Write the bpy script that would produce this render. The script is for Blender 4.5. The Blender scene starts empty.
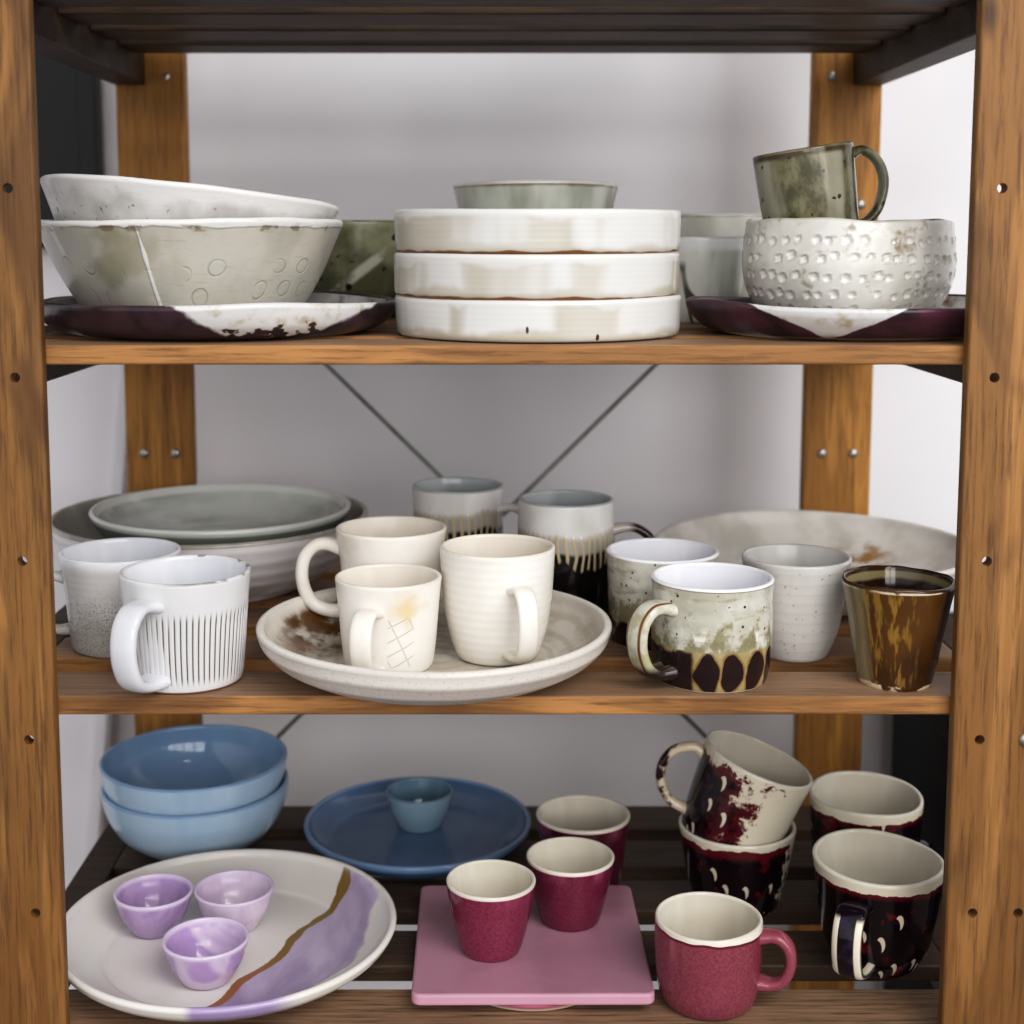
import bpy, bmesh, math, random
from mathutils import Vector, Matrix
random.seed(7)
sc = bpy.context.scene
COL = sc.collection
ZC = 1.20                       # camera height
T, M, B, U = ZC-.075, ZC-.3255, ZC-.578, ZC+.190   # shelf top surfaces

# ------------------------------------------------------------------ colours
def lin(c):
    o = []
    for v in c[:3]:
        v = v/255.0
        o.append(v/12.92 if v <= .04045 else ((v+.055)/1.055)**2.4)
    return (o[0], o[1], o[2], 1.0)

class G:
    """small node-graph writer for one material"""
    def __init__(s, name, rough=.25, spec=.5, coat=0.0):
        s.m = bpy.data.materials.new(name); s.m.use_nodes = True
        s.nt = s.m.node_tree; s.n = s.nt.nodes; s.l = s.nt.links
        s.p = s.n['Principled BSDF']
        s.p.inputs['Roughness'].default_value = rough
        s.p.inputs['Specular IOR Level'].default_value = spec
        s.p.inputs['Coat Weight'].default_value = coat
        s.p.inputs['Coat Roughness'].default_value = .06
        tc = s.n.new('ShaderNodeTexCoord'); s.obj = tc.outputs['Object']
        sp = s.n.new('ShaderNodeSeparateXYZ'); s.l.new(s.obj, sp.inputs[0])
        s.x, s.y, s.z = sp.outputs
        s._ang = None
    def put(s, sock, v):
        if isinstance(v, (int, float)): sock.default_value = v
        elif isinstance(v, tuple): sock.default_value = v if len(v) == len(sock.default_value) else tuple(v[:len(sock.default_value)])
        else: s.l.new(v, sock)
    def math(s, op, a, b=0.0, c=0.0, clamp=False):
        n = s.n.new('ShaderNodeMath'); n.operation = op; n.use_clamp = clamp
        s.put(n.inputs[0], a); s.put(n.inputs[1], b); s.put(n.inputs[2], c)
        return n.outputs[0]
    def add(s, a, b): return s.math('ADD', a, b)
    def sub(s, a, b): return s.math('SUBTRACT', a, b)
    def mul(s, a, b): return s.math('MULTIPLY', a, b)
    def mx(s, a, b): return s.math('MAXIMUM', a, b)
    def inv(s, a): return s.math('SUBTRACT', 1.0, a)
    def ang(s):
        # 0 towards the front (-Y), growing to +X
        if s._ang is None: s._ang = s.math('ARCTAN2', s.x, s.mul(s.y, -1.0))
        return s._ang
    def rad(s): return s.math('SQRT', s.add(s.mul(s.x, s.x), s.mul(s.y, s.y)))
    def vec(s, x, y, z):
        n = s.n.new('ShaderNodeCombineXYZ')
        for i, v in enumerate((x, y, z)): s.put(n.inputs[i], v)
        return n.outputs[0]
    def stretch(s, st, off=(0, 0, 0), src=None):
        n = s.n.new('ShaderNodeMapping'); n.inputs['Scale'].default_value = st; n.inputs['Location'].default_value = off
        s.l.new(src or s.obj, n.inputs['Vector']); return n.outputs[0]
    def noise(s, scale, detail=3.0, st=(1, 1, 1), off=(0, 0, 0), rough=.55, dist=0.0, src=None):
        n = s.n.new('ShaderNodeTexNoise'); n.inputs['Scale'].default_value = scale
        n.inputs['Detail'].default_value = detail; n.inputs['Roughness'].default_value = rough; n.inputs['Distortion'].default_value = dist
        s.l.new(s.stretch(st, off, src), n.inputs['Vector']); return n.outputs['Fac']
    def vor(s, scale, st=(1, 1, 1), off=(0, 0, 0), src=None, rnd=1.0):
        n = s.n.new('ShaderNodeTexVoronoi'); n.inputs['Scale'].default_value = scale; n.inputs['Randomness'].default_value = rnd
        s.l.new(s.stretch(st, off, src), n.inputs['Vector']); return n.outputs['Distance']
    def step(s, v, a, b):
        n = s.n.new('ShaderNodeMapRange'); n.interpolation_type = 'SMOOTHSTEP'
        s.put(n.inputs['Value'], v)
        if a <= b:
            n.inputs['From Min'].default_value = a; n.inputs['From Max'].default_value = b
            n.inputs['To Min'].default_value = 0; n.inputs['To Max'].default_value = 1
        else:
            n.inputs['From Min'].default_value = b; n.inputs['From Max'].default_value = a
            n.inputs['To Min'].default_value = 1; n.inputs['To Max'].default_value = 0
        return n.outputs['Result']
    def mix(s, a, b, f):
        n = s.n.new('ShaderNodeMix'); n.data_type = 'RGBA'
        s.put(n.inputs[0], f)
        for i, v in ((6, a), (7, b)):
            s.put(n.inputs[i], lin(v) if isinstance(v, tuple) else v)
        return n.outputs[2]
    def color(s, c): s.put(s.p.inputs['Base Color'], lin(c) if isinstance(c, tuple) else c)
    def rough(s, r): s.put(s.p.inputs['Roughness'], r)
    def bump(s, h, strength=.3, dist=.001):
        n = s.n.new('ShaderNodeBump'); n.inputs['Strength'].default_value = strength; n.inputs['Distance'].default_value = dist
        s.put(n.inputs['Height'], h)
        if s.p.inputs['Normal'].is_linked: s.l.new(s.p.inputs['Normal'].links[0].from_socket, n.inputs['Normal'])
        s.l.new(n.outputs[0], s.p.inputs['Normal'])
    def specks(s, scale, size, density, off=(0, 0, 0), st=(1, 1, 1)):
        v = s.vor(scale, st, off); thr = .5+(.5-density)*.36
        keep = s.step(s.noise(scale*.9, 0, st, (off[0]+3, off[1]+5, off[2])), thr, thr+.04)
        return s.mul(s.step(v, size*1.6, size), keep)
    def streaks(s, scale, squash=.15, off=(0, 0, 0), detail=3): return s.noise(scale, detail, (1, 1, squash), off)
    def rings(s, per, jitter=.0015, off=0.0):
        """throwing rings: a sine along z"""
        j = s.mul(s.sub(s.noise(9, 2, (1, 1, 3), (off, 0, 0)), .5), jitter*4)
        return s.math('SINE', s.mul(s.add(s.z, j), 2*math.pi/per))

# ------------------------------------------------------------------ mesh helpers
def spline(pts, n):
    """Catmull-Rom through pts, n samples per span"""
    P = [pts[0]] + list(pts) + [pts[-1]]
    out = []
    for i in range(1, len(P)-2):
        p0, p1, p2, p3 = (Vector(P[i-1]), Vector(P[i]), Vector(P[i+1]), Vector(P[i+2]))
        for k in range(n):
            t = k/n
            out.append(.5*((2*p1)+(p2-p0)*t+(2*p0-5*p1+4*p2-p3)*t*t+(3*p1-p0-3*p2+p3)*t**3))
    out.append(Vector(P[-2]))
    return out

def link(name, me, mats, parent=None, smooth=True):
    o = bpy.data.objects.new(name, me); COL.objects.link(o)
    for m in (mats if isinstance(mats, (list, tuple)) else [mats]): me.materials.append(m)
    if parent: o.parent = parent
    if smooth:
        for p in me.polygons: p.use_smooth = True
    return o

def tag(o, label=None, cat=None, group=None, kind=None):
    if label: o['label'] = label
    if cat: o['category'] = cat
    if group: o['group'] = group
    if kind: o['kind'] = kind
    return o

def empty(name, loc, label, cat, group=None, rot=(0, 0, 0)):
    o = bpy.data.objects.new(name, None); COL.objects.link(o)
    o.empty_display_size = .03; o.location = loc; o.rotation_euler = rot
    return tag(o, label, cat, group)

def vessel_mesh(name, outer, t=.0045, floor=.006, seg=128, n=10, disp=None, rim_mat=1, foot=.006, rim_t=None, inner_pts=None):
    """lathe a thrown pot: outer wall control points (r,z) from the base edge to the rim; real wall thickness and floor"""
    oc = spline([(r, 0, z) for r, z in outer], n)
    oc = [(v.x, v.z) for v in oc]
    r0 = oc[0][0]
    fz = min(.0015, floor*.3)
    path = [(0.0, fz, 0), (max(r0-foot-.002, .002), fz, 0), (max(r0-foot, .003), 0.0, 0), (r0-.0012, 0.0, 0)]
    path += [(r, z+.0006 if i == 0 else z, 0) for i, (r, z) in enumerate(oc)]
    inn = []
    N = len(oc)
    for i in range(N-1, -1, -1):
        a = oc[max(i-1, 0)]; b = oc[min(i+1, N-1)]
        dr, dz = b[0]-a[0], b[1]-a[1]; L = math.hypot(dr, dz) or 1
        tt = t if rim_t is None else rim_t+(t-rim_t)*min(1.0, (oc[-1][1]-oc[i][1])/(.35*oc[-1][1]))
        r, z = oc[i][0]-dz/L*tt, oc[i][1]+dr/L*tt
        if z > floor+.002 and r > .004 and (not inn or z < inn[-1][1]-1e-5): inn.append((r, z))
        elif z <= floor+.002: break
    a, b = oc[-1], inn[0]
    cx, cz = (a[0]+b[0])/2, (a[1]+b[1])/2
    pa, pb = oc[-2], oc[-1]
    tr, tz = pb[0]-pa[0], pb[1]-pa[1]; L = math.hypot(tr, tz); tr, tz = tr/L, tz/L
    h = math.hypot(a[0]-b[0], a[1]-b[1])/2
    for k in range(1, 6):
        th = math.pi*k/6
        path.append((cx+(a[0]-cx)*math.cos(th)+tr*h*math.sin(th), cz+(a[1]-cz)*math.cos(th)+tz*h*math.sin(th), 1))
    path += [(r, z, 2) for r, z in inn]
    rl, zl = inn[-1]
    for k in (1, 2, 3):                     # curve the wall into the floor
        th = math.pi/2*k/3; q = min(.006, rl*.4)
        path.append((rl-q*(1-math.cos(th))-0.0005*k, floor+(zl-floor)*(1-math.sin(th)), 2))
    rf = path[-1][0]
    for k in (.75, .5, .25): path.append((rf*k, floor, 2))
    path.append((0.0, floor, 2))
    verts, faces, mi = [], [], []
    rows = []
    for r, z, sd in path:
        if r <= 1e-6:
            rows.append([len(verts)]); verts.append((0, 0, z)); continue
        row = []
        for j in range(seg):
            th = 2*math.pi*j/seg            # 0 = front
            rr, zz = r, z
            if disp:
                a_ = disp(th, r, z, sd); rr += a_[0]; zz += a_[1]
            row.append(len(verts)); verts.append((rr*math.sin(th), -rr*math.cos(th), zz))
        rows.append(row)
    for i in range(len(rows)-1):
        A, Bq = rows[i], rows[i+1]; sd = max(path[i][2], path[i+1][2]) if path[i+1][2] != 1 else 1
        if path[i][2] == 1 and path[i+1][2] == 2: sd = 1
        m = {0: 0, 1: rim_mat, 2: 1}[sd]
        for j in range(seg):
            k = (j+1) % seg
            if len(A) == 1: f = (A[0], Bq[k], Bq[j])
            elif len(Bq) == 1: f = (A[j], A[k], Bq[0])
            else: f = (A[j], A[k], Bq[k], Bq[j])
            faces.append(f); mi.append(m)
    me = bpy.data.meshes.new(name); me.from_pydata(verts, [], faces)
    for p, m in zip(me.polygons, mi): p.material_index = m
    bm = bmesh.new(); bm.from_mesh(me); bmesh.ops.recalc_face_normals(bm, faces=bm.faces); bm.to_mesh(me); bm.free()
    me.update()
    return me

def rad_at(outer, z):
    oc = spline([(r, 0, q) for r, q in outer], 10)
    for a, b in zip(oc, oc[1:]):
        if a.z <= z <= b.z: return a.x+(b.x-a.x)*(z-a.z)/max(b.z-a.z, 1e-6)
    return oc[-1].x

def tube_mesh(name, pts, w, t, n=10, ring=20, flare=(1.35, 1.3), groove=0.0, power=2.6):
    """strap or round handle swept along pts in the local XZ plane (x = outwards); w across, t thick"""
    P = spline([(a, 0, b) for a, b in pts], n)
    verts, faces = [], []
    K = len(P)
    for i, p in enumerate(P):
        d = (P[min(i+1, K-1)]-P[max(i-1, 0)]).normalized()
        nrm = Vector((d.z, 0, -d.x))
        s = i/(K-1)
        e0 = max(0, 1-s/.14); e1 = max(0, 1-(1-s)/.14)
        fl = 1+(flare[0]-1)*e0*e0*(3-2*e0)+(flare[1]-1)*e1*e1*(3-2*e1)
        for j in range(ring):
            a = 2*math.pi*j/ring
            ca, sa = math.cos(a), math.sin(a)
            ex = 2/power
            u = math.copysign(abs(ca)**ex, ca)*w/2*fl
            v = math.copysign(abs(sa)**ex, sa)*t/2*fl
            if groove and sa > 0: v -= groove*math.exp(-(u/(w*.16))**2)
            verts.append(p+Vector((0, u, 0))-nrm*v if False else p+Vector((0, u, 0))+nrm*(-v if nrm.x < 0 and False else v))
    for i in range(K-1):
        for j in range(ring):
            k = (j+1) % ring
            faces.append((i*ring+j, i*ring+k, (i+1)*ring+k, (i+1)*ring+j))
    faces.append(tuple(range(ring))[::-1]); faces.append(tuple((K-1)*ring+j for j in range(ring)))
    me = bpy.data.meshes.new(name); me.from_pydata(verts, [], faces)
    bm = bmesh.new(); bm.from_mesh(me); bmesh.ops.recalc_face_normals(bm, faces=bm.faces); bm.to_mesh(me); bm.free()
    return me

def handle(parent, mat, az, pts, w, t, flare=(1.35, 1.3), groove=0.0, power=2.6, label=None):
    me = tube_mesh('handle', pts, w, t, flare=flare, groove=groove, power=power)
    o = link('handle', me, mat, parent)
    o.rotation_euler = (0, 0, math.radians(az)-math.pi/2)
    if label: o['label'] = label
    return o

def hpath(outer, z1, z2, e, top=.35, inset=.0022, drop=0.0):
    """C-shaped handle path from the wall at z1 out by e and back to the wall at z2"""
    r1, r2 = rad_at(outer, z1), rad_at(outer, z2)
    R = max(r1, r2)+e; h = z1-z2
    return [(r1-inset, z1-h*.01), (r1+e*.30, z1+h*.035), (r1+e*.62, z1+h*.005), (R-e*.10, z1-h*.16), (R, z1-h*.42), (R-e*.07, z1-h*.68),
            (R-e*.30, z1-h*.90), (r2+(R-r2)*.38, z2-drop), (r2-inset, z2)]

def box_bm(bm, x0, x1, y0, y1, z0, z1):
    r = bmesh.ops.create_cube(bm, size=1)
    for v in r['verts']:
        v.co = Vector((x0+(v.co.x+.5)*(x1-x0), y0+(v.co.y+.5)*(y1-y0), z0+(v.co.z+.5)*(z1-z0)))
    return r['verts']

def rbox(name, size, mat, parent=None, bev=.002, seg=3, loc=(0, 0, 0)):
    """rounded board centred on its own origin"""
    bm = bmesh.new(); x, y, z = size
    box_bm(bm, -x/2, x/2, -y/2, y/2, -z/2, z/2)
    bmesh.ops.bevel(bm, geom=bm.edges[:], offset=bev, segments=seg, profile=.6, affect='EDGES')
    me = bpy.data.meshes.new(name); bm.to_mesh(me); bm.free()
    o = link(name, me, mat, parent, smooth=False); o.location = loc
    return o

def wob(seed, amp, zamp=0.0, k=(2, 3, 5)):
    rn = random.Random(seed)
    ph = [(q, rn.uniform(0, 6.28), rn.uniform(.5, 1)/(i+1)) for i, q in enumerate(k)]
    pz = [(q, rn.uniform(0, 6.28), rn.uniform(.5, 1)/(i+1)) for i, q in enumerate(k)]
    return (lambda th: amp*sum(w*math.sin(q*th+p) for q, p, w in ph)), (lambda th: zamp*sum(w*math.sin(q*th+p) for q, p, w in pz))

def simple_disp(seed, amp, zamp, H, k=(2, 3, 5), extra=None):
    fr, fz = wob(seed, amp, zamp, k)
    def d(th, r, z, sd):
        s = max(0.0, min(1.0, z/H))
        dr, dz = fr(th)*s, fz(th)*s*s
        if extra and sd == 0: dr += extra(th, z)
        return dr, dz
    return d

# ------------------------------------------------------------------ materials: wood, wall
def wood(name, axis, light, mid, dark, seed=0, toplight=None, stain=.5, rough=.5):
    g = G(name, rough, .35)
    o = (seed*1.7, seed*.9, seed*2.3)
    st = {'z': (1, 1, .045), 'x': (.045, 1, 1)}[axis]
    st2 = {'z': (1, 1, .10), 'x': (.10, 1, 1)}[axis]
    oi = g.n.new('ShaderNodeObjectInfo')
    rv = g.vec(g.mul(oi.outputs['Random'], 3.0), g.mul(oi.outputs['Random'], 7.0), g.mul(oi.outputs['Random'], 5.0))
    va = g.n.new('ShaderNodeVectorMath'); va.operation = 'ADD'; g.l.new(g.obj, va.inputs[0]); g.l.new(rv, va.inputs[1])
    src = va.outputs[0]
    fine = g.noise(330, 5, st, o, .72, 0, src)
    broad = g.noise(26, 3, st2, o, .55, 1.2, src)
    rings = g.math('SINE', g.mul(broad, 30.0))
    ringm = g.step(rings, -.3, 1.0)
    c = g.mix(mid, light, g.step(broad, .35, .66))
    c = g.mix(c, dark, g.mul(ringm, .22))
    c = g.mix(c, dark, g.mul(g.step(fine, .46, .70), .75))
    blot = g.noise(9, 3, {'z': (1, 1, .5), 'x': (.5, 1, 1)}[axis], (o[0]+9, o[1], o[2]), .6, .6, src)
    c = g.mix(c, dark, g.mul(g.step(blot, .54, .68), stain))
    knot = g.vor(7, {'z': (1.2, 1.2, .5), 'x': (.5, 1.2, 1.2)}[axis], (o[0], o[1]+4, o[2]), src)
    c = g.mix(c, (46, 26, 14), g.mul(g.step(knot, .085, .03), .85))
    if name == 'post_wood':      # the posts turn unevenly darker towards the bottom
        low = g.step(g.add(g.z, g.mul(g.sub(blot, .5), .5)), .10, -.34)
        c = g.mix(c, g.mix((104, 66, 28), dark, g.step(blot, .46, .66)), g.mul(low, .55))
    if toplight:  # upward faces greyed: light reflecting off the tops, put into the colour
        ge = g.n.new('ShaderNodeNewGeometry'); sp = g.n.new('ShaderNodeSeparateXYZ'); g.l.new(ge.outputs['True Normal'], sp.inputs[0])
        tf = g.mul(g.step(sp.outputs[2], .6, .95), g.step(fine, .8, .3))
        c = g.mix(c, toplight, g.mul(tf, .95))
    g.color(c)
    g.rough(g.add(.38, g.mul(fine, .3)))
    g.bump(fine, .35, .0006)
    return g.m

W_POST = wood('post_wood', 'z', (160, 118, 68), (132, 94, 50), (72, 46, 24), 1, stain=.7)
W_BACK = wood('rear_post_wood', 'z', (178, 128, 60), (150, 104, 44), (94, 60, 24), 2, stain=.5)
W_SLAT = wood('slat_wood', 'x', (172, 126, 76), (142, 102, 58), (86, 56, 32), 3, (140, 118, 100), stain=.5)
W_LOW = wood('lit_slat_wood', 'x', (112, 84, 58), (90, 66, 45), (44, 30, 20), 4, (150, 122, 98), stain=.6)  # bottom front slat: lit copy of the wood below, brightness in the colour
W_DARK = wood('shaded_slat_wood', 'x', (78, 58, 40), (60, 44, 30), (30, 20, 14), 6, (84, 68, 54), stain=.6)  # copy for slats lying in shade, the darkness painted into the colour
W_RAIL = wood('rail_wood', 'x', (70, 48, 30), (54, 36, 22), (28, 18, 12), 5)

def wallmat(name, c, rough=.9):
    g = G(name, rough, .2)
    g.color(g.mix(c, tuple(int(v*.94) for v in c), g.step(g.noise(3, 2), .4, .7)))
    g.bump(g.noise(240, 3), .12, .001)
    return g.m

def plainmat(name, c, rough=.5, metal=0.0, spec=.5):
    g = G(name, rough, spec)
    g.color(g.mix(c, tuple(int(v*.82) for v in c), g.step(g.noise(30, 3), .35, .75)))
    g.p.inputs['Metallic'].default_value = metal
    return g.m

# ------------------------------------------------------------------ the setting
def slab(name, lo, hi, mat, label=None):
    bm = bmesh.new(); c = [(a+b)/2 for a, b in zip(lo, hi)]
    box_bm(bm, lo[0]-c[0], hi[0]-c[0], lo[1]-c[1], hi[1]-c[1], lo[2]-c[2], hi[2]-c[2])
    me = bpy.data.meshes.new(name); bm.to_mesh(me); bm.free()
    o = link(name, me, mat, None, False); o.location = c; o['kind'] = 'structure'
    if label: o['label'] = label
    return o
WALL = wallmat('wall_paint', (232, 230, 233))
slab('wall_back', (-3.0, .66, 0), (3.2, .76, 2.8), WALL, 'plain white painted wall behind the shelving')
fg = G('floor_paint', .6, .3); fg.color(fg.mix((112, 100, 88), (92, 80, 70), fg.noise(6, 4)))
slab('floor', (-3.0, -3.6, -.1), (3.2, .66, 0), fg.m, 'brown floor under the shelving')

# ------------------------------------------------------------------ shelving unit
unit = empty('shelving_unit', (0, .25, 0), 'golden brown wooden slatted shelving unit holding all the pottery', 'shelf')
UO = Vector((0, .25, 0))
HOLE0, PITCH = ZC+.0319, .12835
ST_T = .0138
STEEL = plainmat('bolt_steel', (176, 170, 164), .35, .8)
DARKSTEEL = plainmat('rod_steel', (140, 144, 138), .4, .5)

def post(x0, x1, y0, y1, mat, bolts=(), label=None):
    h = 1.72
    bm = bmesh.new()
    box_bm(bm, -(x1-x0)/2, (x1-x0)/2, -(y1-y0)/2, (y1-y0)/2, -h/2, h/2)
    bmesh.ops.bevel(bm, geom=bm.edges[:], offset=.0022, segments=3, profile=.5, affect='EDGES')
    me = bpy.data.meshes.new('post'); bm.to_mesh(me); bm.free()
    o = link('post', me, mat, None, False)
    # drilled holes, two columns
    cb = bmesh.new()
    for k in range(-4, 10):
        z = HOLE0-k*PITCH-h/2
        for sx in (-1, 1):
            mt = Matrix.Translation((sx*.0163, 0, z)) @ Matrix.Rotation(math.pi/2, 4, 'X')
            if (sx, k) in bolts: continue
            bmesh.ops.create_cone(cb, cap_ends=True, segments=20, radius1=.0035, radius2=.0035, depth=.08, matrix=mt)
    cm = bpy.data.meshes.new('cut'); cb.to_mesh(cm); cb.free()
    co = bpy.data.objects.new('cut', cm); COL.objects.link(co)
    md = o.modifiers.new('holes', 'BOOLEAN'); md.operation = 'DIFFERENCE'; md.object = co; md.solver = 'EXACT'
    dg = bpy.context.evaluated_depsgraph_get(); dg.update()
    nm = bpy.data.meshes.new_from_object(o.evaluated_get(dg))
    o.modifiers.clear(); o.data = nm; nm.name = 'post'
    bpy.data.objects.remove(co); bpy.data.meshes.remove(cm)
    o.parent = unit
    c = Vector(((x0+x1)/2, (y0+y1)/2, h/2)); o.location = c-UO
    for sx, k in bolts:
        bb = bmesh.new()
        bmesh.ops.create_uvsphere(bb, u_segments=20, v_segments=10, radius=.0052)
        for v in bb.verts: v.co.z *= .55
        bmesh.ops.create_cone(bb, cap_ends=True, segments=14, radius1=.003, radius2=.003, depth=.012, matrix=Matrix.Translation((0, 0, -.006)))
        bmm = bpy.data.meshes.new('bolt'); bb.to_mesh(bmm); bb.free()
        b = link('bolt', bmm, STEEL, o)
        b.location = (sx*.0163, -(y1-y0)/2, HOLE0-k*PITCH-h/2); b.rotation_euler = (math.pi/2, 0, 0)
    return o
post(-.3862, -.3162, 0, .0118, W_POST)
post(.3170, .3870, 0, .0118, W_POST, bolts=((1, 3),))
post(-.3877, -.3177, .4977, .5157, W_BACK, bolts=((-1, 2), (1, 2)))
post(.3177, .3877, .4977, .5157, W_BACK, bolts=((-1, 2), (1, 2), (1, 0), (-1, -1)))

def shelf(ztop, mats, seed, ys=(.0122, .1062, .2002, .2942, .3882)):
    s = bpy.data.objects.new('shelf_level', None); COL.objects.link(s); s.parent = unit; s.empty_display_size = .05
    s.location = Vector((0, .25, ztop))-UO
    for k in range(5):
        y0 = ys[k]
        rbox('slat', (.713, .0590, ST_T), mats[k], s, .0022, 3, (0, y0+.0295-.25, -ST_T/2))
    for sx in (-1, 1):
        rbox('side_rail', (.0315, .484, .0385), W_RAIL, s, .002, 2,
             (sx*.3724, .0125+.242-.25, -.0390/2-.0003))
    return s
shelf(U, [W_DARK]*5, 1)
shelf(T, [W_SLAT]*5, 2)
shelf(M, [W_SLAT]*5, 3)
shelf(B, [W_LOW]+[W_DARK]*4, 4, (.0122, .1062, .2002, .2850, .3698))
shelf(ZC+.190+.2567, [W_DARK]*5, 5)

def rod(p, q):
    d = Vector(q)-Vector(p); L = d.length
    bm = bmesh.new(); bmesh.ops.create_cone(bm, cap_ends=True, segments=14, radius1=.0024, radius2=.0024, depth=L)
    for sgn in (-1, 1):
        bmesh.ops.create_cone(bm, cap_ends=True, segments=14, radius1=.007, radius2=.007, depth=.003,
                              matrix=Matrix.Translation((0, 0, sgn*(L/2-.004))) @ Matrix.Rotation(math.pi/2, 4, 'X'))
    me = bpy.data.meshes.new('cross_brace'); bm.to_mesh(me); bm.free()
    o = link('cross_brace', me, DARKSTEEL, unit)
    o.location = (Vector(p)+Vector(q))/2-UO
    o.rotation_euler = d.to_track_quat('Z', 'Y').to_euler()
rod((-.347, .5185, ZC+.032), (.329, .5185, ZC-.642))
rod((.331, .5235, ZC+.032), (-.347, .5235, ZC-.648))

# things beyond the unit
pg = G('black_panel', .45, .4); pg.color(pg.mix((5, 6, 9), (15, 17, 22), pg.step(pg.noise(9, 4), .45, .8)))
bp = empty('dark_panel', (-.742, .64, 1.187), 'black framed panel on the wall behind the upper left shelf', 'panel')
rbox('board', (.576, .014, .80), pg.m, bp, .003, 2, (0, .004, .40))
for sx, dim, lc in ((0, (.60, .026, .022), (0, -.002, .011)), (0, (.60, .026, .022), (0, -.002, .789)),
                    (0, (.022, .026, .756), (-.289, -.002, .40)), (0, (.022, .026, .756), (.289, -.002, .40))):
    rbox('frame_bar', dim, pg.m, bp, .003, 2, lc)
wb = G('white_board', .55, .35); wb.color(wb.mix((232, 230, 234), (220, 218, 222), wb.noise(4, 2)))
lb = empty('leaning_board', (-.670, .585, 0), 'white board leaning askew against the wall at left', 'board', rot=(math.radians(-1.6), math.radians(5.2), 0))
rbox('panel', (.30, .012, 1.09), wb.m, lb, .003, 2, (0, .012, .56))
rbox('edge_strip', (.016, .024, 1.09), wb.m, lb, .004, 3, (.158, .008, .56))
bx = empty('storage_box', (.70, .37, 0), 'black storage box standing beside the lower right of the shelving', 'box')
bk = G('black_box', .6, .2); bk.color(bk.mix((8, 8, 9), (17, 17, 17), bk.noise(8, 3)))
rbox('box_body', (.50, .48, .70), bk.m, bx, .012, 4, (0, 0, .35))
rbox('lid', (.516, .496, .075), bk.m, bx, .012, 4, (0, 0, .7385))

# ------------------------------------------------------------------ glazes
def plain_glaze(name, c, c2, rough=.14, speck=None, ringper=None, dens=.25, ssize=.18, sscale=260, rim=None, rz=None, streak=True, seed=0, bump=.1):
    g = G(name, rough, .5)
    f = g.step(g.streaks(26, .3, (seed, seed*2, 0)), .38, .68) if streak else g.step(g.noise(18, 3, off=(seed, 1, 0)), .4, .65)
    c_ = g.mix(c, c2, f)
    if ringper:
        r = g.rings(ringper, .0012, seed)
        c_ = g.mix(c_, tuple(int(v*.86) for v in c2), g.mul(g.step(r, .3, 1), .13))
        g.bump(r, bump, .0012)
    if speck:
        c_ = g.mix(c_, speck, g.mul(g.specks(sscale, ssize, dens, (seed, 0, 0)), .8))
    if rim:
        c_ = g.mix(c_, rim, g.step(g.add(g.z, g.mul(g.sub(g.noise(60, 2), .5), .003)), rz-.003, rz))
    g.color(c_)
    g.bump(g.noise(45, 2, off=(seed, 3, 1)), .12, .0012)
    return g.m

MAT = {}
# --- top shelf
def m_dark_platter(name, right):
    g = G(name, .3, .45)
    n = g.noise(38, 3); n2 = g.noise(90, 3)
    dark = g.mix((66, 46, 52) if not right else (78, 42, 56), (36, 26, 28), g.step(n, .4, .7))
    wh = g.mix((208, 207, 206), (178, 168, 146), g.step(n2, .5, .75))
    if not right:
        a = g.step(g.add(g.add(g.x, g.mul(g.z, 1.8)), g.mul(g.sub(n, .5), .03)), .034, .040)
        b = g.step(g.sub(g.add(g.x, g.mul(g.sub(n, .5), .02)), g.mul(g.z, 2.2)), .080, .074)
        lowz = g.step(g.sub(g.z, g.mul(g.sub(n2, .42), .03)), .004, .006)
    else:
        a = g.step(g.add(g.add(g.x, g.mul(g.z, 2.1)), g.mul(g.sub(n, .5), .014)), -.038, -.035)
        b = g.step(g.sub(g.add(g.x, g.mul(g.sub(n, .5), .014)), g.mul(g.z, 2.2)), -.041, -.044)
        lowz = g.step(g.z, .001, .0016)
    m = g.mul(g.mul(a, b), lowz)
    m = g.mul(m, g.step(g.y, .02, -.02))
    c = g.mix(dark, wh, m)
    if right: c = g.mix(c, (204, 188, 162), g.step(g.z, .0032, .0022))
    g.color(c); g.bump(g.noise(30, 3), .35, .003); g.bump(m, .3, .0012)
    return g.m
def m_platter_in(name):
    g = G(name, .25, .5); n = g.noise(24, 4)
    c = g.mix((196, 194, 190), (150, 150, 146), g.step(n, .4, .65))
    c = g.mix(c, (108, 66, 34), g.mul(g.step(g.noise(40, 4, off=(4, 0, 0)), .55, .7), g.step(g.rad(), .09, .125)))
    c = g.mix(c, (58, 42, 46), g.step(g.add(g.x, g.mul(g.sub(n, .5), .05)), -.02, -.05))
    g.color(c); return g.m
PL_IN = m_platter_in('platter_inside')
pl = vessel_mesh('platter', [(.106, 0), (.1225, .0030), (.1325, .0090), (.1375, .0160), (.1400, .0225)], .006, .008, 160,
                 disp=simple_disp(3, .0022, .0018, .022, (2, 3, 5, 9)), rim_mat=0)
o = link('platter', pl, [m_dark_platter('maroon_platter_glaze', False), PL_IN]); o.location = (-.223, .155, T)
tag(o, 'dark maroon platter with a white glazed front edge under two nested bowls', 'platter', 'dark platters on the top shelf')
pl2 = vessel_mesh('platter', [(.092, 0), (.108, .0035), (.118, .011), (.1235, .018), (.125, .0225)], .005, .007, 160,
                  disp=simple_disp(11, .002, .0022, .022, (2, 3, 5, 8)), rim_mat=0)
o = link('platter', pl2, [m_dark_platter('plum_platter_glaze', True), PL_IN]); o.location = (.269, .139, T); o.rotation_euler = (0, 0, 0)
tag(o, 'plum platter with a white wedge of glaze under the dimpled bowl', 'platter', 'dark platters on the top shelf')

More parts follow.
